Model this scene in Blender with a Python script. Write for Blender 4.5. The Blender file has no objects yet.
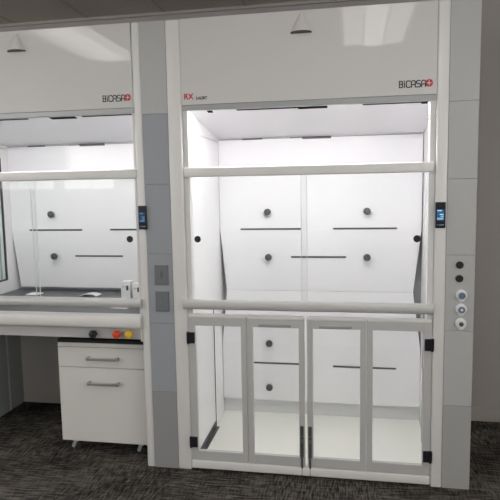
import bpy, bmesh, math, random
from mathutils import Vector, Matrix
random.seed(4)
S = bpy.context.scene
COL = S.collection

# ------------------------------------------------------------------ materials
def mat(name, col, rough=.5, metal=0., spec=.5, coat=0., emit=None, estr=0.):
    m = bpy.data.materials.new(name); m.use_nodes = True
    b = m.node_tree.nodes['Principled BSDF']
    b.inputs['Base Color'].default_value = (*col, 1)
    b.inputs['Roughness'].default_value = rough
    b.inputs['Metallic'].default_value = metal
    b.inputs['Specular IOR Level'].default_value = spec
    b.inputs['Coat Weight'].default_value = coat
    b.inputs['Coat Roughness'].default_value = .04
    if emit:
        b.inputs['Emission Color'].default_value = (*emit, 1)
        b.inputs['Emission Strength'].default_value = estr
    return m

def add_noise(m, scale, amt, rough_amt=0.):
    """slight procedural mottling of the base colour"""
    nt = m.node_tree; b = nt.nodes['Principled BSDF']
    c = list(b.inputs['Base Color'].default_value)
    tc = nt.nodes.new('ShaderNodeTexCoord'); n = nt.nodes.new('ShaderNodeTexNoise')
    n.inputs['Scale'].default_value = scale; n.inputs['Detail'].default_value = 4
    r = nt.nodes.new('ShaderNodeValToRGB')
    r.color_ramp.elements[0].color = (*[x*(1-amt) for x in c[:3]], 1)
    r.color_ramp.elements[1].color = (*[min(1, x*(1+amt)) for x in c[:3]], 1)
    nt.links.new(tc.outputs['Object'], n.inputs['Vector'])
    nt.links.new(n.outputs['Fac'], r.inputs['Fac'])
    nt.links.new(r.outputs['Color'], b.inputs['Base Color'])
    return m

def glass_mat(name, tint, ior=1.45, refl=1.0):
    m = bpy.data.materials.new(name); m.use_nodes = True
    nt = m.node_tree; nt.nodes.clear()
    o = nt.nodes.new('ShaderNodeOutputMaterial'); t = nt.nodes.new('ShaderNodeBsdfTransparent')
    g = nt.nodes.new('ShaderNodeBsdfGlossy'); mx = nt.nodes.new('ShaderNodeMixShader')
    f = nt.nodes.new('ShaderNodeFresnel'); f.inputs['IOR'].default_value = ior
    ge = nt.nodes.new('ShaderNodeNewGeometry'); mi = nt.nodes.new('ShaderNodeMix'); mi.data_type = 'FLOAT'
    mi.inputs['A'].default_value = ior; mi.inputs['B'].default_value = 1/ior      # same reflectance on both faces of the pane
    nt.links.new(ge.outputs['Backfacing'], mi.inputs['Factor']); nt.links.new(mi.outputs['Result'], f.inputs['IOR'])
    mu = nt.nodes.new('ShaderNodeMath'); mu.operation = 'MULTIPLY'; mu.inputs[1].default_value = refl
    t.inputs['Color'].default_value = (*tint, 1)
    g.inputs['Roughness'].default_value = .03
    nt.links.new(f.outputs[0], mu.inputs[0]); nt.links.new(mu.outputs[0], mx.inputs[0])
    nt.links.new(t.outputs[0], mx.inputs[1]); nt.links.new(g.outputs[0], mx.inputs[2])
    nt.links.new(mx.outputs[0], o.inputs[0])
    return m

M = dict(
    valance=mat('white_back_painted_glass', (.64, .635, .625), .03, spec=.32),
    post=mat('white_powder_coat', (.73, .725, .715), .3),
    alu=mat('satin_aluminium', (.56, .56, .55), .38, .15),
    rail=mat('pale_satin_rail', (.68, .68, .67), .3),
    track=mat('grey_track', (.40, .41, .41), .4, .2),
    liner=mat('white_laminate_liner', (.915, .905, .92), .22, spec=.5),
    baffle=mat('white_gloss_baffle', (.905, .895, .92), .10, spec=.5),
    pan=mat('cream_floor_pan', (.86, .85, .79), .3),
    toe=mat('pale_grey_toe_baffle', (.74, .74, .75), .35),
    clip=mat('matt_black_clip', (.015, .015, .017), 1., spec=0.),
    screendim=mat('dim_screen', (.01, .02, .05), .2, emit=(.015, .04, .09), estr=1.),  # same screen, glow turned down to imitate its oblique view
    textdim=mat('dim_screen_text', (.1, .2, .3), .3, emit=(.03, .07, .13), estr=1.),
    plenum=mat('grey_plenum', (.42, .42, .43), .5),
    gap=mat('dark_gap', (.035, .035, .04), .6),
    slot=mat('dark_slot', (.09, .09, .095), .5),
    knob=mat('charcoal_plastic', (.085, .09, .097), .35),
    black=mat('black_plastic', (.014, .014, .016), .4),
    hinge=mat('black_hinge', (.012, .013, .02), .35),
    steel=mat('screw_steel', (.5, .5, .5), .3, .9),
    bolt=mat('dark_steel_bolt', (.13, .135, .14), .4, .5),
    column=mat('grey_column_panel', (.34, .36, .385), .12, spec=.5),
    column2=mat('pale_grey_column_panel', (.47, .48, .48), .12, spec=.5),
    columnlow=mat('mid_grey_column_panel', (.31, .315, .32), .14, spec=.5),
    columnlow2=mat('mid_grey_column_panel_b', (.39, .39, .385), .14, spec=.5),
    plate=mat('grey_outlet_plate', (.165, .175, .195), .45),
    socket=mat('dark_grey_socket', (.13, .14, .16), .5),
    white=mat('white_plastic', (.82, .83, .84), .35),
    bluegrey=mat('blue_grey_plastic', (.16, .22, .30), .4),
    screenframe=mat('black_display', (.012, .014, .022), .25),
    screen=mat('lit_screen', (.01, .02, .05), .2, emit=(.03, .09, .20), estr=1.),
    screentext=mat('screen_text', (.1, .2, .3), .3, emit=(.35, .62, .85), estr=1.),
    screenpale=mat('screen_pale', (.1, .2, .3), .3, emit=(.18, .40, .45), estr=.9),
    red=mat('red_print', (.52, .03, .04), .5),
    ink=mat('black_print', (.02, .02, .022), .5),
    redplastic=mat('red_plastic', (.72, .07, .02), .35),
    yellow=mat('yellow_plastic', (.75, .5, .03), .35),
    worktop=mat('dark_grey_worktop', (.05, .052, .058), .3, spec=.3),
    lip=mat('blue_grey_lip', (.34, .36, .385), .35),
    bull=mat('white_airfoil', (.74, .735, .72), .35),
    apron=mat('grey_apron', (.5, .5, .5), .35),
    deskside=mat('grey_desk_side', (.30, .33, .33), .35),
    deskback=mat('pale_desk_back', (.55, .53, .50), .5),
    cabinet=mat('white_cabinet', (.70, .69, .665), .3),
    cabtop=mat('black_cabinet_top', (.015, .015, .017), .35),
    chrome=mat('satin_handle', (.42, .42, .42), .35, .6),
    castor=mat('pale_grey_castor', (.5, .52, .55), .35, .2),
    tyre=mat('dark_tyre', (.03, .03, .03), .6),
    carton=mat('white_carton', (.80, .80, .80), .5),
    label=mat('dark_label', (.06, .06, .06), .5),
    paper=mat('white_paper', (.85, .85, .85), .6),
    wall=mat('warm_grey_wall', (.40, .375, .36), .75),
    wallw=mat('pale_room_wall', (.7, .69, .67), .8),
    base=mat('grey_vinyl_baseboard', (.42, .39, .36), .5),
    tile=mat('ceiling_tile', (.56, .52, .47), .9),
    grid=mat('ceiling_grid', (.40, .38, .355), .6),
    conewhite=mat('white_cone', (.66, .63, .61), .45),
    conedark=mat('dark_cone_underside', (.07, .065, .065), .5),  # shade under the cone put into the colour
    greenglass=mat('green_tinted_frosted_glass', (.70, .80, .755), .12),
    glass=glass_mat('clear_glass', (.975, .985, .98), 1.42, .45),
    glassedge=mat('glass_edge', (.72, .73, .74), .2),
    led=mat('led_strip', (1, 1, 1), .5, emit=(1., .985, .98), estr=106.),
    ledbench=mat('bench_led_strip', (1, 1, 1), .5, emit=(1., .985, .98), estr=80.),
    blind=mat('daylit_blind', (.8, .8, .8), .8, emit=(1., .985, .97), estr=6.),  # glow of the added side-wall panes, lifts the room light
    lamp=mat('troffer_diffuser', (1, 1, 1), .5, emit=(1., .98, .95), estr=7.),
    lampside=mat('troffer_side', (.9, .9, .88), .5, emit=(1., .98, .95), estr=4.6),
)
add_noise(M['wall'], 3, .05); add_noise(M['tile'], 60, .10)

def carpet():
    m = bpy.data.materials.new('streaked_charcoal_carpet'); m.use_nodes = True
    nt = m.node_tree; b = nt.nodes['Principled BSDF']; L = nt.links
    b.inputs['Roughness'].default_value = .95; b.inputs['Specular IOR Level'].default_value = .1
    tc = nt.nodes.new('ShaderNodeTexCoord')
    def streak(sx, sy, seed):
        mp = nt.nodes.new('ShaderNodeMapping'); mp.inputs['Scale'].default_value = (sx, sy, 1)
        mp.inputs['Location'].default_value = (seed, seed*2.3, 0)
        n = nt.nodes.new('ShaderNodeTexNoise'); n.inputs['Scale'].default_value = 1
        n.inputs['Detail'].default_value = 2.5; n.inputs['Roughness'].default_value = .55
        L.new(tc.outputs['Object'], mp.inputs['Vector']); L.new(mp.outputs[0], n.inputs['Vector'])
        return n.outputs['Fac']
    a = streak(8, 75, 1.3); c = streak(95, 12, 5.1); d = streak(2.2, 2.6, 9.7)
    # carpet-tile checker decides which way the streaks run more strongly
    mx = nt.nodes.new('ShaderNodeMix'); mx.data_type = 'FLOAT'
    ck = nt.nodes.new('ShaderNodeTexChecker'); ck.inputs['Scale'].default_value = 1/.61
    ck.inputs['Color1'].default_value = (.12, .12, .12, 1); ck.inputs['Color2'].default_value = (.42, .42, .42, 1)
    L.new(tc.outputs['Object'], ck.inputs['Vector'])
    L.new(ck.outputs['Fac'], mx.inputs['Factor'])
    m1 = nt.nodes.new('ShaderNodeMath'); m1.operation = 'MULTIPLY_ADD'; m1.inputs[1].default_value = .65
    m2 = nt.nodes.new('ShaderNodeMath'); m2.operation = 'MULTIPLY_ADD'; m2.inputs[1].default_value = .65
    for (mm, p, q) in ((m1, a, c), (m2, c, a)):
        s = nt.nodes.new('ShaderNodeMath'); s.operation = 'MULTIPLY'; s.inputs[1].default_value = .35
        L.new(q, s.inputs[0]); L.new(p, mm.inputs[0]); L.new(s.outputs[0], mm.inputs[2])
    L.new(m1.outputs[0], mx.inputs['A']); L.new(m2.outputs[0], mx.inputs['B'])
    ad = nt.nodes.new('ShaderNodeMath'); ad.operation = 'MULTIPLY_ADD'; ad.inputs[1].default_value = .35
    L.new(d, ad.inputs[0]); L.new(mx.outputs['Result'], ad.inputs[2])
    r = nt.nodes.new('ShaderNodeValToRGB'); e = r.color_ramp.elements
    e[0].position = .55; e[0].color = (.016, .0155, .015, 1)
    e[1].position = .80; e[1].color = (.155, .141, .124, 1)
    k = e.new(.66); k.color = (.060, .055, .050, 1)
    L.new(ad.outputs[0], r.inputs['Fac']); L.new(r.outputs['Color'], b.inputs['Base Color'])
    bp = nt.nodes.new('ShaderNodeBump'); bp.inputs['Strength'].default_value = .15; bp.inputs['Distance'].default_value = .004
    L.new(ad.outputs[0], bp.inputs['Height']); L.new(bp.outputs[0], b.inputs['Normal'])
    return m
M['carpet'] = carpet()

# ------------------------------------------------------------------ mesh helpers
def box(bm, x0, x1, y0, y1, z0, z1, bev=0., seg=2):
    t = bmesh.new()
    bmesh.ops.create_cube(t, size=1.)
    for v in t.verts:
        v.co = Vector((x0 + (v.co.x+.5)*(x1-x0), y0 + (v.co.y+.5)*(y1-y0), z0 + (v.co.z+.5)*(z1-z0)))
    if bev > 0:
        bmesh.ops.bevel(t, geom=list(t.edges), offset=bev, segments=seg, profile=.5, affect='EDGES')
    merge(bm, t); return bm

def merge(bm, t, mtx=None):
    if mtx: bmesh.ops.transform(t, matrix=mtx, verts=t.verts)
    me = bpy.data.meshes.new('tmp'); t.to_mesh(me); t.free(); bm.from_mesh(me); bpy.data.meshes.remove(me)

def prism(bm, pts, axis, a, b):
    """closed polygon pts (2D) extruded along axis 'x','y' or 'z' from a to b"""
    def P(p, k):
        if axis == 'x': return (k, p[0], p[1])
        if axis == 'y': return (p[0], k, p[1])
        return (p[0], p[1], k)
    t = bmesh.new()
    A = [t.verts.new(P(p, a)) for p in pts]; B = [t.verts.new(P(p, b)) for p in pts]
    n = len(pts)
    t.faces.new(A); t.faces.new(B[::-1])
    for i in range(n): t.faces.new((A[i], B[i], B[(i+1) % n], A[(i+1) % n]))
    bmesh.ops.recalc_face_normals(t, faces=t.faces)
    merge(bm, t); return bm

def sheet(bm, rows, thick):
    """solid sheet from rows of points (each row left->right), thickened towards +y"""
    t = bmesh.new()
    F = [[t.verts.new(p) for p in r] for r in rows]
    G = [[t.verts.new((p[0], p[1]+thick, p[2])) for p in r] for r in rows]
    R, C = len(rows), len(rows[0])
    for i in range(R-1):
        for j in range(C-1):
            t.faces.new((F[i][j], F[i][j+1], F[i+1][j+1], F[i+1][j]))
            t.faces.new((G[i][j], G[i+1][j], G[i+1][j+1], G[i][j+1]))
    for i in range(R-1):
        t.faces.new((F[i][0], F[i+1][0], G[i+1][0], G[i][0]))
        t.faces.new((F[i][-1], G[i][-1], G[i+1][-1], F[i+1][-1]))
    for j in range(C-1):
        t.faces.new((F[0][j], G[0][j], G[0][j+1], F[0][j+1]))
        t.faces.new((F[-1][j], F[-1][j+1], G[-1][j+1], G[-1][j]))
    bmesh.ops.recalc_face_normals(t, faces=t.faces)
    merge(bm, t); return bm

def lathe(bm, prof, origin, axis='-y', seg=28):
    """profile [(radius, height)] revolved; height runs along axis"""
    t = bmesh.new(); rings = []
    for (r, h) in prof:
        if r < 1e-6: rings.append([t.verts.new((0, 0, h))])
        else: rings.append([t.verts.new((r*math.cos(2*math.pi*k/seg), r*math.sin(2*math.pi*k/seg), h)) for k in range(seg)])
    for a, b in zip(rings, rings[1:]):
        if len(a) == 1 and len(b) == 1: continue
        for k in range(seg):
            q = (k+1) % seg
            if len(a) == 1: t.faces.new((a[0], b[k], b[q]))
            elif len(b) == 1: t.faces.new((a[k], a[q], b[0]))
            else: t.faces.new((a[k], a[q], b[q], b[k]))
    if len(rings[0]) > 1: t.faces.new(rings[0][::-1])
    if len(rings[-1]) > 1: t.faces.new(rings[-1])
    bmesh.ops.recalc_face_normals(t, faces=t.faces)
    R = {'-y': Matrix.Rotation(math.radians(90), 4, 'X'), 'z': Matrix.Identity(4),
         'x': Matrix.Rotation(math.radians(90), 4, 'Y'), '-z': Matrix.Rotation(math.pi, 4, 'X')}[axis]
    merge(bm, t, Matrix.Translation(origin) @ R); return bm

def bar(bm, pts, r, seg=10):
    """round tube through points"""
    pts = [Vector(p) for p in pts]
    t = bmesh.new(); rings = []
    for i, p in enumerate(pts):
        d = (pts[min(i+1, len(pts)-1)] - pts[max(i-1, 0)]).normalized()
        u = d.cross(Vector((0, 0, 1)));  u = u.normalized() if u.length > 1e-3 else Vector((1, 0, 0))
        w = d.cross(u)
        rings.append([t.verts.new(p + r*(u*math.cos(2*math.pi*k/seg) + w*math.sin(2*math.pi*k/seg))) for k in range(seg)])
    for a, b in zip(rings, rings[1:]):
        for k in range(seg): t.faces.new((a[k], a[(k+1) % seg], b[(k+1) % seg], b[k]))
    t.faces.new(rings[0][::-1]); t.faces.new(rings[-1])
    bmesh.ops.recalc_face_normals(t, faces=t.faces)
    merge(bm, t); return bm

def NB(): return bmesh.new()

def obj(name, bm, m, parent=None, smooth=False):
    me = bpy.data.meshes.new(name); bm.to_mesh(me); bm.free()
    me.materials.append(M[m] if isinstance(m, str) else m)
    if smooth:
        for p in me.polygons: p.use_smooth = True
        try: me.set_sharp_from_angle(angle=math.radians(40))
        except Exception: pass
    o = bpy.data.objects.new(name, me); COL.objects.link(o)
    if parent is not None:
        o.parent = parent
        r = parent
        while r.parent: r = r.parent
        if parent is r: o.location = -r.location     # geometry is written in world space
    return o

def thing(name, label, cat, loc, group=None):
    o = bpy.data.objects.new(name, None); COL.objects.link(o)
    o.empty_display_size = .1; o.location = loc
    o['label'] = label; o['category'] = cat
    if group: o['group'] = group
    return o

def tag(o, label, cat, group=None):
    o['label'] = label; o['category'] = cat
    if group: o['group'] = group
    return o

def struct(name, bm, m, parent=None):
    o = obj(name, bm, m, parent)
    if parent is None: o['kind'] = 'structure'
    return o

def text_into(bm, s, x0, x1, z0, z1, y, depth=.0012, bold=0.):
    cu = bpy.data.curves.new('t', 'FONT'); cu.body = s; cu.size = 1.; cu.extrude = .05; cu.offset = bold
    to = bpy.data.objects.new('t', cu); COL.objects.link(to)
    dg = bpy.context.evaluated_depsgraph_get()
    me = bpy.data.meshes.new_from_object(to.evaluated_get(dg))
    bpy.data.objects.remove(to); bpy.data.curves.remove(cu)
    xs = [v.co.x for v in me.vertices]; ys = [v.co.y for v in me.vertices]
    for v in me.vertices:
        u = (v.co.x-min(xs))/(max(xs)-min(xs)); w = (v.co.y-min(ys))/(max(ys)-min(ys)); k = v.co.z/.05
        v.co = Vector((x0+u*(x1-x0), y-depth/2-k*depth/2, z0+w*(z1-z0)))
    bm.from_mesh(me); bpy.data.meshes.remove(me); return bm

def stroke(bm, pts, w, y, depth=.0012):
    """flat pen stroke through 2D (x, z) points as a thin raised ribbon"""
    P = [Vector((p[0], p[1])) for p in pts]
    for a, b in zip(P, P[1:]):
        d = (b-a).normalized(); n = Vector((-d.y, d.x))*w/2; e = d*w/2
        q = [a-e+n, b+e+n, b+e-n, a-e-n]
        prism(bm, [(v.x, v.y) for v in q], 'y', y-depth, y)
    return bm

# ------------------------------------------------------------------ room
WALL_Y, CEIL, FZ = 1.0, 3.055, -.004
XL, XR, YB = -4.4, 4.4, -13.6
struct('floor', box(NB(), XL, XR, YB, WALL_Y, -.05, FZ), 'carpet')
struct('wall_back', box(NB(), XL, XR, WALL_Y, WALL_Y+.1, 0, CEIL), 'wall')
WIN = [(-3.9, -1.5), (-6.6, -4.2), (-9.3, -6.9)]; WZ0, WZ1 = 1.75, 2.95  # unseen glowing windows added in the side walls to brighten the room
def side_wall(name, xa, xb):
    k = NB(); ys = [YB] + [v for w_ in reversed(WIN) for v in w_] + [WALL_Y]
    for i in range(0, len(ys), 2): box(k, xa, xb, ys[i], ys[i+1], 0, CEIL)
    for (y0, y1) in WIN: box(k, xa, xb, y0, y1, 0, WZ0); box(k, xa, xb, y0, y1, WZ1, CEIL)
    struct(name, k, 'wallw')
side_wall('wall_left', XL-.1, XL); side_wall('wall_right', XR, XR+.1)
n_ = 0
for xs in (XL-.05, XR+.05):
    for (y0, y1) in WIN:
        n_ += 1; k = NB()
        for yy in (y0+.02, (y0+y1)/2, y1-.02): box(k, xs-.03, xs+.03, yy-.02, yy+.02, WZ0, WZ1)
        for zz in (WZ0+.02, WZ1-.02): box(k, xs-.029, xs+.029, y0, y1, zz-.02, zz+.02)
        w_ = struct('window_%d' % n_, k, 'post')
        p_ = struct('daylit_blind', box(NB(), xs-.01, xs+.01, y0+.04, y1-.04, WZ0+.04, WZ1-.04), 'blind', w_)
struct('wall_front', box(NB(), XL, XR, YB-.1, YB, 0, CEIL), 'wallw')
b = NB(); box(b, 1.75, XR, WALL_Y-.012, WALL_Y, 0, .10, .003)
struct('baseboard_back', b, 'base')
# ceiling with its T-bar grid as a child pattern
ceil = struct('ceiling', box(NB(), XL, XR, YB, WALL_Y, CEIL, CEIL+.05), 'tile')
g = NB(); P = .615; x = -.32 - 8*P
while x < XR:
    if x > XL: box(g, x-.0075, x+.0075, YB, WALL_Y-.02, CEIL-.004, CEIL+.002)
    x += P
y = WALL_Y - 1.22
while y > YB:
    box(g, XL, XR, y-.0075, y+.0075, CEIL-.0035, CEIL+.002); y -= 1.22
box(g, XL, XR, WALL_Y-.022, WALL_Y, CEIL-.02, CEIL+.002)
struct('ceiling_grid', g, 'grid', ceil)

def ceiling_light(cx, cy):
    t = thing('ceiling_light', 'recessed ceiling light with bright centre diffuser, mirrored in the glossy hood fronts',
              'ceiling light', (cx, cy, CEIL), 'recessed ceiling lights in rows')
    w, l = .285, .60
    f = NB()
    for s in (-1, 1):
        box(f, cx+s*w-.012, cx+s*w+.012, cy-l, cy+l, CEIL-.03, CEIL-.002)
        box(f, cx-w, cx+w, cy+s*l-.012, cy+s*l+.012, CEIL-.03, CEIL-.002)
    obj('frame', f, 'post', t)
    for s in (-1, 1):
        q = NB(); prism(q, [(cx+s*.105, CEIL-.024), (cx+s*.258, CEIL-.012), (cx+s*.258, CEIL-.008), (cx+s*.105, CEIL-.020)], 'y', cy-l+.012, cy+l-.012)
        obj('reflector_wing', q, 'lampside', t)
    d = NB(); prism(d, [(cx-.08, CEIL-.030), (cx-.035, CEIL-.042), (cx+.035, CEIL-.042), (cx+.08, CEIL-.030), (cx+.08, CEIL-.008), (cx-.08, CEIL-.008)], 'y', cy-l+.012, cy+l-.012)
    obj('diffuser', d, 'lamp', t)
for cy in (-1.66, -6.54, -8.98, -11.42):
    for cx in (-1.27, 1.25):
        ceiling_light(cx, cy)

# ------------------------------------------------------------------ fume hood pieces shared by both hoods
LET = dict(
    B=[[(0, 0), (0, 1), (.38, 1), (.46, .9), (.46, .62), (.38, .54), (.48, .44), (.48, .1), (.40, 0), (0, 0)], [(0, .54), (.38, .54)]],
    i=[[(0, 0), (0, .72)], [(0, .94), (0, 1.02)]],
    C=[[(.62, .9), (.5, 1), (.15, 1), (0, .85), (0, .15), (.15, 0), (.5, 0), (.62, .1)]],
    A=[[(0, 0), (0, .82), (.15, 1), (.45, 1), (.6, .82), (.6, 0)], [(0, .42), (.6, .42)]],
    S=[[(.55, 1), (.14, 1), (0, .88), (0, .64), (.12, .54), (.46, .5), (.6, .38), (.6, .13), (.46, 0), (0, 0)]])

def lettering(par, x0, z0, h, y):
    k = NB(); x = x0; w = h*.155
    for ch in ('B', 'i', 'C', 'A', 'S', 'A'):
        for s in LET[ch]: stroke(k, [(x+p[0]*h, z0+p[1]*h) for p in s], w, y)
        x += {'i': .30}.get(ch, .79)*h
    o = obj('brand_lettering', k, 'ink', par); o['label'] = 'black logo lettering with a red cross mark'
    r = NB(); cx, cz, R = x+h*.36, z0+h*.55, h*.60
    for q in range(4):     # four red petals around a pale cross
        a0 = math.radians(45+90*q)
        pts = [(cx+R*math.cos(a0+t*math.radians(42)), cz+R*math.sin(a0+t*math.radians(42))) for t in (-1, -.75, -.5, -.25, 0, .25, .5, .75, 1)]
        ri = R*.60
        pts += [(cx+ri*math.cos(a0+t*math.radians(42)), cz+ri*math.sin(a0+t*math.radians(42))) for t in (1, .5, 0, -.5, -1)]
        prism(r, pts, 'y', y-.0012, y)
        c, s = math.cos(a0), math.sin(a0)
        e = R*.36
        prism(r, [(cx+e*c-.3*R*s*.4-e*.3*c, cz+e*s+.3*R*c*.4-e*.3*s), (cx+R*.64*math.cos(a0+.55), cz+R*.64*math.sin(a0+.55)),
                  (cx+R*.64*math.cos(a0-.55), cz+R*.64*math.sin(a0-.55)), (cx+e*c+.3*R*s*.4-e*.3*c, cz+e*s-.3*R*c*.4-e*.3*s)], 'y', y-.0011, y)
    obj('cross_mark', r, 'red', o)

def display(par, x0, x1, y, sm='screen', tm='screentext', z0=1.497, z1=1.639):
    d = obj('control_display', box(NB(), x0, x1, y-.012, y+.004, z0, z1, .003), 'screenframe', par)
    w = x1-x0
    obj('lit_screen', box(NB(), x0+w*.14, x1-w*.16, y-.0135, y-.010, z0+.042, z1-.040), sm, d)
    for (p, q, za, zb) in ((.17, .62, z1-.049, z1-.043), (.42, .78, z1-.070, z1-.064)):
        obj('screen_text', box(NB(), x0+w*p, x0+w*q, y-.0148, y-.013, za, zb), tm, d)
    for (p, q, za, zb) in ((.17, .76, z0+.047, z0+.057), (.50, .78, z0+.060, z0+.068)):
        obj('screen_icon', box(NB(), x0+w*p, x0+w*q, y-.0148, y-.013, za, zb), 'screenpale' if sm == 'screen' else tm, d)
    for (p, q) in ((.16, .26), (.36, .84)):
        obj('button', box(NB(), x0+w*p, x0+w*q, y-.0135, y-.011, z0+.015, z0+.021), 'bluegrey', d)

def hood_top(par, ox, zlow, left_window, post_end, post_in, jamb_in, sash_dx, clip_dx):
    """everything the two hoods share, ox = left side of the hood"""
    X = lambda v: v+ox
    # posts
    lp = NB(); box(lp, X(0), X(.085), -.004, .10, FZ, 2.70, .010, 3); obj('side_post', lp, 'post', par, True)
    rp = NB(); box(rp, X(post_in), post_end, -.004, .10, FZ, 2.70, .010, 3); R = obj('side_post', rp, 'post', par, True)
    # valance
    v = NB(); box(v, X(.086), X(1.507), 0, .03, 2.217, 2.70, .002); obj('valance', v, 'valance', par)
    v = NB(); box(v, X(.086), X(1.507), .006, .045, 2.186, 2.2165, .002); obj('sash_track', v, 'track', par)
    # half cone on the valance
    c = NB(); cx = X(.783); t = bmesh.new(); n = 20; zb, zt, r = 2.583, 2.682, .057
    ring = [t.verts.new((cx+r*math.cos(math.pi+math.pi*k/n), .6*r*math.sin(math.pi+math.pi*k/n), zb)) for k in range(n+1)]
    top = [t.verts.new((cx+.008*math.cos(math.pi+math.pi*k/n), .008*math.sin(math.pi+math.pi*k/n), zt)) for k in range(n+1)]
    for k in range(n): t.faces.new((ring[k], ring[k+1], top[k+1], top[k]))
    t.faces.new(top); t.faces.new(ring[::-1]); t.faces.new((ring[0], top[0], top[-1], ring[-1]))
    bmesh.ops.recalc_face_normals(t, faces=t.faces); merge(c, t)
    co = obj('cone_cover', c, 'conewhite', par, True)
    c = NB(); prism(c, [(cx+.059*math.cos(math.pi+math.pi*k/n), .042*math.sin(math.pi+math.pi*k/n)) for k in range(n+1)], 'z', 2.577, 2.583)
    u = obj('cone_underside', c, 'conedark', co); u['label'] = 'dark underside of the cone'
    lettering(par, X(1.312)+(.012 if left_window else 0), 2.258, .0335, 0)
    # side jambs
    for a, b_ in ((.086, .117), (jamb_in, 1.516 if left_window else 1.507)):
        j = NB(); box(j, X(a), X(b_), .008, .07, zlow, 2.186, .003); obj('jamb', j, 'rail', par)
    # outer casing: sides, top and the liner
    c = NB(); box(c, X(.0), post_end, .10, .985, 2.66, 2.70); box(c, X(.02), X(1.55), .03, .10, 2.66, 2.699)
    obj('top_cover', c, 'post', par)
    # liner side walls (slightly splayed towards the back)
    z0 = zlow
    def wall(pts, x0f, x0b, thick, nm='side_liner', mm='liner'):
        k = bmesh.new(); bb = NB()
        A = [k.verts.new((X(x0f+(x0b-x0f)*(p[0]-.1)/.8), p[0], p[1])) for p in pts]
        B = [k.verts.new((X(x0f+(x0b-x0f)*(p[0]-.1)/.8)+thick, p[0], p[1])) for p in pts]
        k.faces.new(A); k.faces.new(B[::-1])
        for i in range(len(pts)): k.faces.new((A[i], A[(i+1) % len(pts)], B[(i+1) % len(pts)], B[i]))
        bmesh.ops.recalc_face_normals(k, faces=k.faces); merge(bb, k)
        return obj(nm, bb, mm, par)
    full = [(.05, z0), (.985, z0), (.985, 2.24), (.05, 2.24)]
    if not left_window:
        wall(full, .095, .086, -.02)
    else:  # solid frame around the side_window
        k = [wall([(.05, z0), (.985, z0), (.985, 1.04), (.05, 1.04)], .095, .086, -.02),
             wall([(.05, 2.0), (.985, 2.0), (.985, 2.24), (.05, 2.24)], .095, .086, -.02),
             wall([(.80, 1.04), (.985, 1.04), (.985, 2.0), (.80, 2.0)], .095, .086, -.02),
             wall([(.05, 1.04), (.12, 1.04), (.12, 2.0), (.05, 2.0)], .095, .086, -.02)]
        w = wall([(.12, 1.04), (.80, 1.04), (.80, 2.0), (.12, 2.0)], .088, .080, -.008, 'side_window', 'greenglass')
        fr = NB()
        for (y0, y1, za, zb_) in ((.785, .80, 1.04, 2.0), (.12, .785, 1.04, 1.052), (.12, .785, 1.988, 2.0)):
            box(fr, X(.080), X(.0925), y0, y1, za, zb_)
        obj('window_gasket', fr, 'gap', w)
        k = NB(); box(k, X(.060), X(.069), .06, .97, zlow, 2.24); obj('outer_side_panel', k, 'liner', par)  # white backing added behind side_window to lighten the pane
        fr = NB(); box(fr, X(.080), X(.090), .725, .737, 1.052, 1.988); obj('glazing_bar', fr, 'lip', w)
    wall(full, 1.512, 1.553, .02)
    # horizontal seams on side liners
    for zz in (2.075,):
        s = NB(); box(s, X(.0885), X(.0945), .06, .88, zz-.0015, zz+.0015); obj('liner_seam', s, 'plenum', par)
    # sloped ceiling panel
    s = NB(); prism(s, [(.085, 2.203), (.90, 2.094), (.90, 2.104), (.085, 2.213)], 'x', X(.088), X(1.548)); obj('ceiling_panel', s, 'baffle', par)
    zp = lambda y: 2.203-.109*(y-.085)/.815
    for (a, b_, h) in ((.205, .236, .075), (.386, .749, .054), (.749+clip_dx, .92+clip_dx, .078), (1.12, 1.445, .052), (1.446, 1.478, .075)):
        cl = NB(); y0, y1 = .087, .087+h
        prism(cl, [(y0, zp(y0)-.003), (y1, zp(y1)-.003), (y1, zp(y1)+.001), (y0, zp(y0)+.001)], 'x', X(a), X(b_))
        obj('front_clip', cl, 'clip', par)
    for (a, b_, h) in ((.709, .915, .022), (.271, .419, .009), (.62, .709, .006), (.095, .27, .003), (.419, .62, .003), (.915, 1.54, .003)):
        cl = NB(); box(cl, X(a), X(b_), .893, .8985, 2.089-h/2, 2.089+h/2)
        obj('rear_clip', cl, 'slot', par)
    # LED strip hidden behind the valance
    l = NB(); box(l, X(.14), X(1.43), .048, .072, 2.196, 2.204); obj('light_strip', l, 'ledbench' if left_window else 'led', par)
    # plenum back
    c = NB(); box(c, X(.066), post_end, .975, .985, z0, 2.66); obj('rear_plenum', c, 'plenum', par)
    # baffle, creased and tapered below the first slot row
    th = .008
    up = [[(X(.0885), .9, 2.094), (X(1.549), .9, 2.094)],
          [(X(.0885), .9, 1.415), (X(1.546), .9, 1.415)],
          [(X(.1245), .925, .966), (X(1.497), .925, .966)]]
    zcut = .119 if zlow < .5 else .985
    if zlow < .5:
        lo = [[(X(.1245), .925, .964), (X(1.497), .925, .964)],
              [(X(.0885), .9, .56), (X(1.550), .9, .56)],
              [(X(.0885), .9, zcut), (X(1.552), .9, zcut)]]
        obj('lower_baffle', sheet(NB(), lo, th), 'baffle', par)
        k = NB(); box(k, X(.09), X(1.553), .925, .935, .01, .16); obj('toe_baffle', k, 'toe', par)
    bf = obj('upper_baffle', sheet(NB(), up, th), 'baffle', par)
    def by(z):
        if z > 1.415 or z < .56: return .9
        return .9+.025*(1.415-z)/(1.415-.966) if z > .966 else .9+.025*(z-.56)/(.966-.56)
    sl = [(.244, .695, 1.430), (.928, 1.378, 1.431), (.620, 1.021, 1.222)]
    kn = [(.453, 1.556), (.455, 1.222)] + ([] if left_window else [(1.168, 1.556), (1.170, 1.224)])
    if zlow < .5:
        sl += [(.329, .673, .410), (.926, 1.382, .403)]; kn += [(.453, .570), (.450, .229)]
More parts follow.
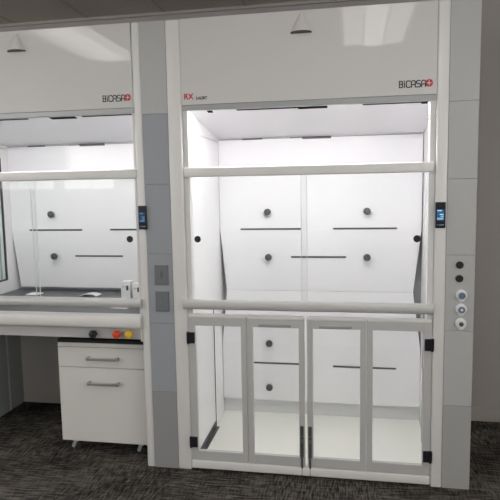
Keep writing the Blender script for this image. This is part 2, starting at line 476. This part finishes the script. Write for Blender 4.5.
    for (a, b_, z) in sl:
        y = by(z)
        obj('exhaust_slot', box(NB(), X(a), X(b_), y-.004, y+.004, z-.0065, z+.0065, .002), 'slot', par)
    for (a, z) in kn:
        y = by(z); k = NB()
        lathe(k, [(.014, 0), (.014, .018), (.024, .020), (.026, .026), (.026, .040), (.021, .047), (.010, .049), (0, .049)], (X(a), y-.001, z), '-y', 24)
        ko = obj('baffle_knob', k, 'knob', par, True)
        k = NB(); lathe(k, [(.009, .0485), (.007, .0515), (0, .052)], (X(a), y-.001, z), '-y', 16); obj('knob_cap', k, 'knob', ko)
    # sash
    s = NB(); box(s, X(.090), X(jamb_in+.022), -.012, .03, 1.802, 1.858, .008, 3); obj('sash_top_rail', s, 'post', par, True)
    s = NB(); n = 16; pts = []
    for k in range(n):
        a = 2*math.pi*k/n; pts.append((-.004+.034*math.copysign(abs(math.cos(a))**.6, math.cos(a)), 1.045+.028*math.copysign(abs(math.sin(a))**.6, math.sin(a))))
    prism(s, pts, 'x', X(.068), X(1.507+sash_dx*.5)); obj('sash_handle_bar', s, 'alu', par, True)
    for (a, b_, y, gx) in ((.117, .806+sash_dx, .012, .158), (.773+sash_dx, jamb_in, .022, 1.418+sash_dx)):
        gl = obj('sliding_pane', box(NB(), X(a), X(b_), y, y+.005, 1.06, 1.81), 'glass', par)
        e = b_ if a < .5 else a
        obj('pane_edge', box(NB(), X(e)-.0015, X(e)+.0015, y-.0005, y+.0055, 1.07, 1.805), 'glassedge', gl)
        k = NB(); lathe(k, [(.020, 0), (.020, .004), (.018, .006), (0, .006)], (X(gx), y, 1.436), '-y', 24)
        obj('finger_pull', k, 'black', gl, True)

# ------------------------------------------------------------------ walk-in hood
W = thing('fume_hood', 'tall white walk-in fume hood with glass double doors reaching the floor', 'fume hood', (.785, .45, 0))
hood_top(W, 0, .008, False, 1.571, 1.508, 1.476, 0, 0)
k = NB(); text_into(k, 'RX', .104, .161, 2.248, 2.281, 0, bold=.03); o = obj('model_lettering', k, 'red', W); o['label'] = 'red letters'
k = NB(); text_into(k, 'S.ALERT', .174, .240, 2.245, 2.262, 0, bold=.035); obj('alarm_lettering', k, 'ink', o)
display(W, 1.509, 1.563, -.004)
# floor pan, dark floor strips, lower side liners
obj('floor_pan', box(NB(), .086, 1.553, .05, .97, .004, .010), 'pan', W)
for (a, b_, yl) in ((.088, .118, .61), (1.527, 1.538, .58)):
    obj('dark_floor_strip', box(NB(), a, b_, .06, yl, .0102, .014), 'slot', W)
k = NB(); box(k, .0945, .0985, .600, .606, .02, .93); obj('liner_joint', k, 'gap', W)
k = NB(); box(k, 1.525, 1.5345, .575, .579, .02, .93); obj('liner_joint', k, 'plenum', W)
k = NB(); box(k, .080, .096, .06, .607, .018, .055); obj('liner_skirt', k, 'slot', W)
# base sill
k = NB(); box(k, .086, 1.507, -.008, .05, .010, .061, .008, 3); obj('base_sill', k, 'post', W, True)
# door leaves
def leaf(x0, x1, sl, sr, handle=None, bolt=None, hinge=None):
    z0, z1, zb, zt = .063, .975, .122, .913
    f = NB(); y0, y1 = 0, .028
    box(f, x0, x0+sl, y0, y1, z0, z1, .003); box(f, x1-sr, x1, y0, y1, z0, z1, .003)
    box(f, x0+sl-.003, x1-sr+.003, y0+.0005, y1, z0, zb, .002); box(f, x0+sl-.003, x1-sr+.003, y0+.0005, y1, zt, z1-.0005, .002)
    o = obj('door_leaf', f, 'alu', W)
    obj('door_glass', box(NB(), x0+sl-.002, x1-sr+.002, .011, .016, zb-.004, zt+.004), 'glass', o)
    k = NB(); box(k, x0+.0005, x1-.0005, -.003, .034, .958, .984, .010, 3); obj('top_cap', k, 'post', o, True)
    if handle:
        k = NB(); box(k, handle[0], handle[1], -.010, .002, .917, .934, .003); obj('pull_handle', k, 'track', o)
    if bolt:
        k = NB(); bx = bolt
        box(k, bx-.010, bx+.010, -.007, .001, .125, .320, .002); box(k, bx-.006, bx+.006, -.006, .001, .050, .125, .002)
        bar(k, [(bx, -.004, .06), (bx, -.004, .012)], .0045)
        q = obj('flush_bolt', k, 'bolt', o)
        for zz in (.235, .222, .258):
            obj('bolt_grip', box(NB(), bx-.006, bx+.006, -.0085, -.006, zz-.0015, zz+.0015), 'steel', q)
    if hinge:
        for (za, zb_) in ((.805, .873), (.148, .213)):
            k = NB(); s = 1 if hinge > .7 else -1
            a, b_ = (hinge-.040, hinge+.010) if s > 0 else (hinge-.010, hinge+.040)
            box(k, a, b_, -.012, .001, za, zb_, .002)
            bar(k, [(hinge, -.012, za-.004), (hinge, -.012, zb_+.004)], .006)
            for zz in (za+.018, zb_-.018):
                for xx in (a+.016, b_-.016): lathe(k, [(.004, 0), (.004, .0012), (0, .0016)], (xx, -.012, zz), '-y', 10)
            h = obj('hinge', k, 'hinge', o)
leaf(.087, .443, .043, .033, hinge=.0875)
leaf(.445, .789, .036, .034, handle=(.519, .711), bolt=.771)
leaf(.803, 1.145, .035, .035, handle=(.874, 1.063), bolt=.819)
leaf(1.147, 1.506, .034, .045, hinge=1.506)

# ------------------------------------------------------------------ bench hood
OX = -1.72
B = thing('fume_hood', 'white bench fume hood at the left with kneehole and coloured valve knobs', 'fume hood', (OX+.785, .45, 0))
hood_top(B, OX, .80, True, -.158, 1.515, 1.497, .03, .15)
display(B, -.198, -.147, -.004, 'screendim', 'textdim')
obj('worktop', box(NB(), OX+.086, OX+1.553, .03, .97, .905, .945, .004), 'worktop', B)
k = NB(); box(k, OX+.09, OX+1.55, .945, .965, .945, 1.0, .002); obj('rear_lip', k, 'lip', B)
k = NB(); n = 20; pts = []
for q in range(n):
    a = 2*math.pi*q/n
    pts.append((.012+.045*math.copysign(abs(math.cos(a))**.55, math.cos(a)), .927+.043*math.copysign(abs(math.sin(a))**.55, math.sin(a))))
prism(k, pts, 'x', OX+.06, -.206); obj('airfoil_sill', k, 'bull', B, True)
obj('apron', box(NB(), OX+.086, -.206, .012, .04, .813, .886, .002), 'apron', B)
for (x, z, m_, lab) in ((-.526, .845, 'black', 'black valve knob'), (-.370, .847, 'redplastic', 'red valve knob'), (-.291, .849, 'yellow', 'yellow valve knob')):
    k = NB()
    lathe(k, [(.012, 0), (.012, .014), (.020, .016)], (x, .012, z), '-y', 20)
    for q in range(6):   # lobed grip
        a = q*math.pi/3
        lathe(k, [(.0105, .014), (.0115, .017), (.0115, .036), (.009, .040), (0, .040)], (x+.0135*math.cos(a), .012, z+.0135*math.sin(a)), '-y', 12)
    lathe(k, [(.015, .014), (.015, .041), (.010, .044), (0, .044)], (x, .012, z), '-y', 16)
    o = obj('valve_knob', k, m_, B, True); o['label'] = lab
    k = NB(); lathe(k, [(.006, .0435), (.005, .046), (0, .0465)], (x, .012, z), '-y', 12); obj('knob_cap', k, m_, o)
# kneehole panels
k = NB(); box(k, OX+.086, OX+.106, .06, .70, .004, .81, .002); obj('leg_panel', k, 'deskside', B)
k = NB(); box(k, OX+.090, OX+.108, .712, .90, .004, .81, .002); obj('leg_panel', k, 'deskside', B)
k = NB(); box(k, OX+.090, OX+.110, .700, .712, .004, .81, .001); obj('leg_seam', k, 'alu', B)
k = NB(); box(k, OX+.108, -.17, .89, .905, .004, .90); obj('kneehole_back', k, 'deskback', B)
k = NB(); box(k, -.210, -.160, .10, .90, .004, .90); obj('leg_panel', k, 'deskside', B)

# ------------------------------------------------------------------ service columns
JZ = [FZ, .490, .922, 1.348, 1.763, 2.175, 2.70]
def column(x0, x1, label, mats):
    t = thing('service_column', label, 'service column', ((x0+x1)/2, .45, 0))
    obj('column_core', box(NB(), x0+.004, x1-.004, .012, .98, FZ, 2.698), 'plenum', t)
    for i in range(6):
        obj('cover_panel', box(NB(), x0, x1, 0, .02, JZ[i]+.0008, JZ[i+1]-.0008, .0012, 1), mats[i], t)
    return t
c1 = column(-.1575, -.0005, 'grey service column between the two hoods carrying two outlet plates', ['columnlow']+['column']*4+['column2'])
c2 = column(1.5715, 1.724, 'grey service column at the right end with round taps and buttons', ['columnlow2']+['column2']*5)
k = NB(); box(k, 1.703, 1.7232, .02, .98, FZ, 2.698); obj('side_panel', k, 'column2', c2)
for (z0, z1, kind) in ((1.160, 1.281, 0), (.996, 1.119, 1)):
    p = obj('outlet_plate', box(NB(), -.112, -.027, -.007, .001, z0, z1, .003), 'plate', c1)
    k = NB(); zc = (z0+z1)/2; xc = -.0695
    if kind == 0:
        box(k, xc-.006, xc+.006, -.011, -.006, zc-.02, zc+.026, .001)
    else:
        for s in (-.024, .024):
            for q in (-.007, .007): box(k, xc+q-.0015, xc+q+.0015, -.008, -.006, zc+s-.006, zc+s+.006)
            lathe(k, [(.003, 0), (.003, .001), (0, .001)], (xc, -.007, zc+s-.012), '-y', 10)
    obj('socket', k, 'socket', p)
    obj('plate_edge', box(NB(), -.111, -.028, -.0078, -.0065, z0+.001, z0+.008), 'socket', p)
for z in (1.293, 1.218):
    k = NB(); lathe(k, [(.020, 0), (.020, .008), (.016, .012), (0, .012)], (1.644, 0, z), '-y', 24); o = obj('round_button', k, 'black', c2, True); o['label'] = 'round black button'
for (z, m_, m2) in ((1.126, 'bluegrey', 'bluegrey'), (1.047, 'bluegrey', 'white'), (.966, 'slot', 'slot')):
    k = NB(); n = 28; pts = []
    for q in range(n):
        a = 2*math.pi*q/n; r = .030 + (.006*max(0, -math.sin(a))**6)
        pts.append((1.656+r*math.cos(a), z+r*math.sin(a)))
    prism(k, pts, 'y', -.010, 0)
    prism(k, [(1.656+.023*math.cos(2*math.pi*q/n), z+.023*math.sin(2*math.pi*q/n)) for q in range(n)], 'y', -.022, -.010)
    o = obj('gas_tap', k, 'white', c2)
    k = NB(); rr = .0185 if m_ == 'bluegrey' else .012
    lathe(k, [(rr, .021), (rr, .027), (rr*.8, .030), (0, .030)], (1.656, 0, z), '-y', 22); q = obj('tap_face', k, m_, o)
    k = NB(); lathe(k, [(.007, .0295), (.006, .033), (0, .033)], (1.656, 0, z), '-y', 16); obj('tap_centre', k, m2, q)

# ------------------------------------------------------------------ mobile pedestal
x0, x1, yf, yb = -.835, -.216, .10, .66
D = thing('drawer_pedestal', 'white two drawer pedestal on castors under the bench hood', 'drawer unit', ((x0+x1)/2, .4, 0))
obj('body', box(NB(), x0+.002, x1-.002, yf+.02, yb, .088, .752, .002), 'cabinet', D)
obj('top_panel', box(NB(), x0, x1, yf+.002, yb, .753, .775, .002), 'cabtop', D)
obj('front_rail', box(NB(), x0, x1, yf+.001, yf+.02, .727, .7525, .001), 'cabinet', D)
for (za, zb_, zh) in ((.592, .723, .655), (.086, .588, .491)):
    d = obj('drawer', box(NB(), x0, x1, yf, yf+.02, za, zb_, .002), 'cabinet', D)
    k = NB(); xc = -.518; a = .099
    box(k, xc-a, xc+a, yf-.034, yf-.024, zh-.009, zh+.009, .003)
    for s in (-1, 1): box(k, xc+s*a-.009, xc+s*a+.009, yf-.034, yf+.002, zh-.011, zh+.011, .003)
    obj('handle', k, 'chrome', d)
for (cx, cy) in ((-.765, .165), (-.300, .165), (-.765, .56), (-.300, .56)):
    k = NB()
    lathe(k, [(.014, .078), (.014, .088)], (cx, cy, 0), 'z', 14)
    for q in (-1, 1):
        prism(k, [(cx-.030, .016), (cx-.014, .012), (cx+.014, .079), (cx-.008, .079)], 'y', cy+q*.014-.002, cy+q*.014+.002)
    prism(k, [(cx-.034, .020), (cx-.026, .016), (cx+.004, .079), (cx-.012, .079)], 'y', cy-.015, cy+.015)
    c = obj('castor', k, 'castor', D)
    k = NB(); lathe(k, [(.020, -.010), (.024, -.007), (.024, .007), (.020, .010)], (cx+.004, cy, .024+FZ), '-y', 20); obj('castor_wheel', k, 'tyre', c, True)

# ------------------------------------------------------------------ things on the bench worktop
ZT = .946
for (xa, xb, ya, h, lab) in ((-.602, -.531, .62, .122, 'white carton with dark label, left one of the pair on the hood worktop'),
                             (-.516, -.450, .62, .110, 'shorter white carton with dark label beside the right post of the bench hood')):
    t = thing('carton', lab, 'box', ((xa+xb)/2, ya+.04, ZT), 'white cartons on the bench worktop')
    obj('carton_body', box(NB(), xa, xb, ya, ya+.08, ZT, ZT+h, .0015), 'carton', t)
    obj('label_patch', box(NB(), xa+.040, xa+.058, ya-.001, ya+.001, ZT+h-.062, ZT+h-.028), 'label', t)
    k = NB(); box(k, xa+.010, xa+.036, ya-.001, ya+.001, ZT+h-.036, ZT+h-.032)
    box(k, xa+.010, xa+.030, ya-.001, ya+.001, ZT+h-.043, ZT+h-.041); obj('printed_line', k, 'plenum', t)
k = NB(); box(k, -1.395, -1.300, .66, .755, ZT+.0005, ZT+.008, .002)
tag(obj('card', k, 'paper'), 'small white card lying on the dark worktop at the left', 'card')
k = NB(); t = bmesh.new(); n = 10
up_ = [t.verts.new((-.955+.135*i/n, .66+.01*math.sin(i), ZT+.004+.016*math.sin(math.pi*i/n))) for i in range(n+1)]
up2 = [t.verts.new((-.945+.125*i/n, .76, ZT+.003+.012*math.sin(math.pi*i/n))) for i in range(n+1)]
for i in range(n): t.faces.new((up_[i], up_[i+1], up2[i+1], up2[i]))
r_ = bmesh.ops.extrude_face_region(t, geom=t.faces[:])
bmesh.ops.translate(t, verts=[v for v in r_['geom'] if isinstance(v, bmesh.types.BMVert)], vec=(0, 0, -.0025))
bmesh.ops.recalc_face_normals(t, faces=t.faces); merge(k, t)
tag(obj('folded_wipe', k, 'paper'), 'curled white wipe lying behind the sash bar left of the cartons', 'wipe')
k = NB(); prism(k, [(-.535, .275), (-.42, .262), (-.408, .300), (-.50, .298)], 'z', ZT+.0005, ZT+.003)
tag(obj('paper_slip', k, 'paper'), 'narrow white paper slip on the worktop just behind the white front sill', 'paper')

# ------------------------------------------------------------------ camera and world
cam = bpy.data.cameras.new('camera'); co = bpy.data.objects.new('camera', cam); COL.objects.link(co)
cam.sensor_width = 36; cam.lens = 36*562.788/500; cam.clip_start = .05
r = Vector((.98430449, .17563574, -.01722648)); u = Vector((-.00214012, .10948462, .99398619)); f = Vector((-.17646554, .9783482, -.10814209))
mtx = Matrix((( r.x, u.x, -f.x, 1.05566), (r.y, u.y, -f.y, -3.21748), (r.z, u.z, -f.z, 1.72883), (0, 0, 0, 1)))
co.matrix_world = mtx
S.camera = co
w = bpy.data.worlds.new('world'); S.world = w; w.use_nodes = True
w.node_tree.nodes['Background'].inputs['Color'].default_value = (.5, .5, .5, 1)
w.node_tree.nodes['Background'].inputs['Strength'].default_value = .0
S.view_settings.view_transform = 'Standard'; S.view_settings.look = 'None'
S.view_settings.gamma = 1; S.view_settings.use_curve_mapping = False
S.view_settings.exposure = 0.
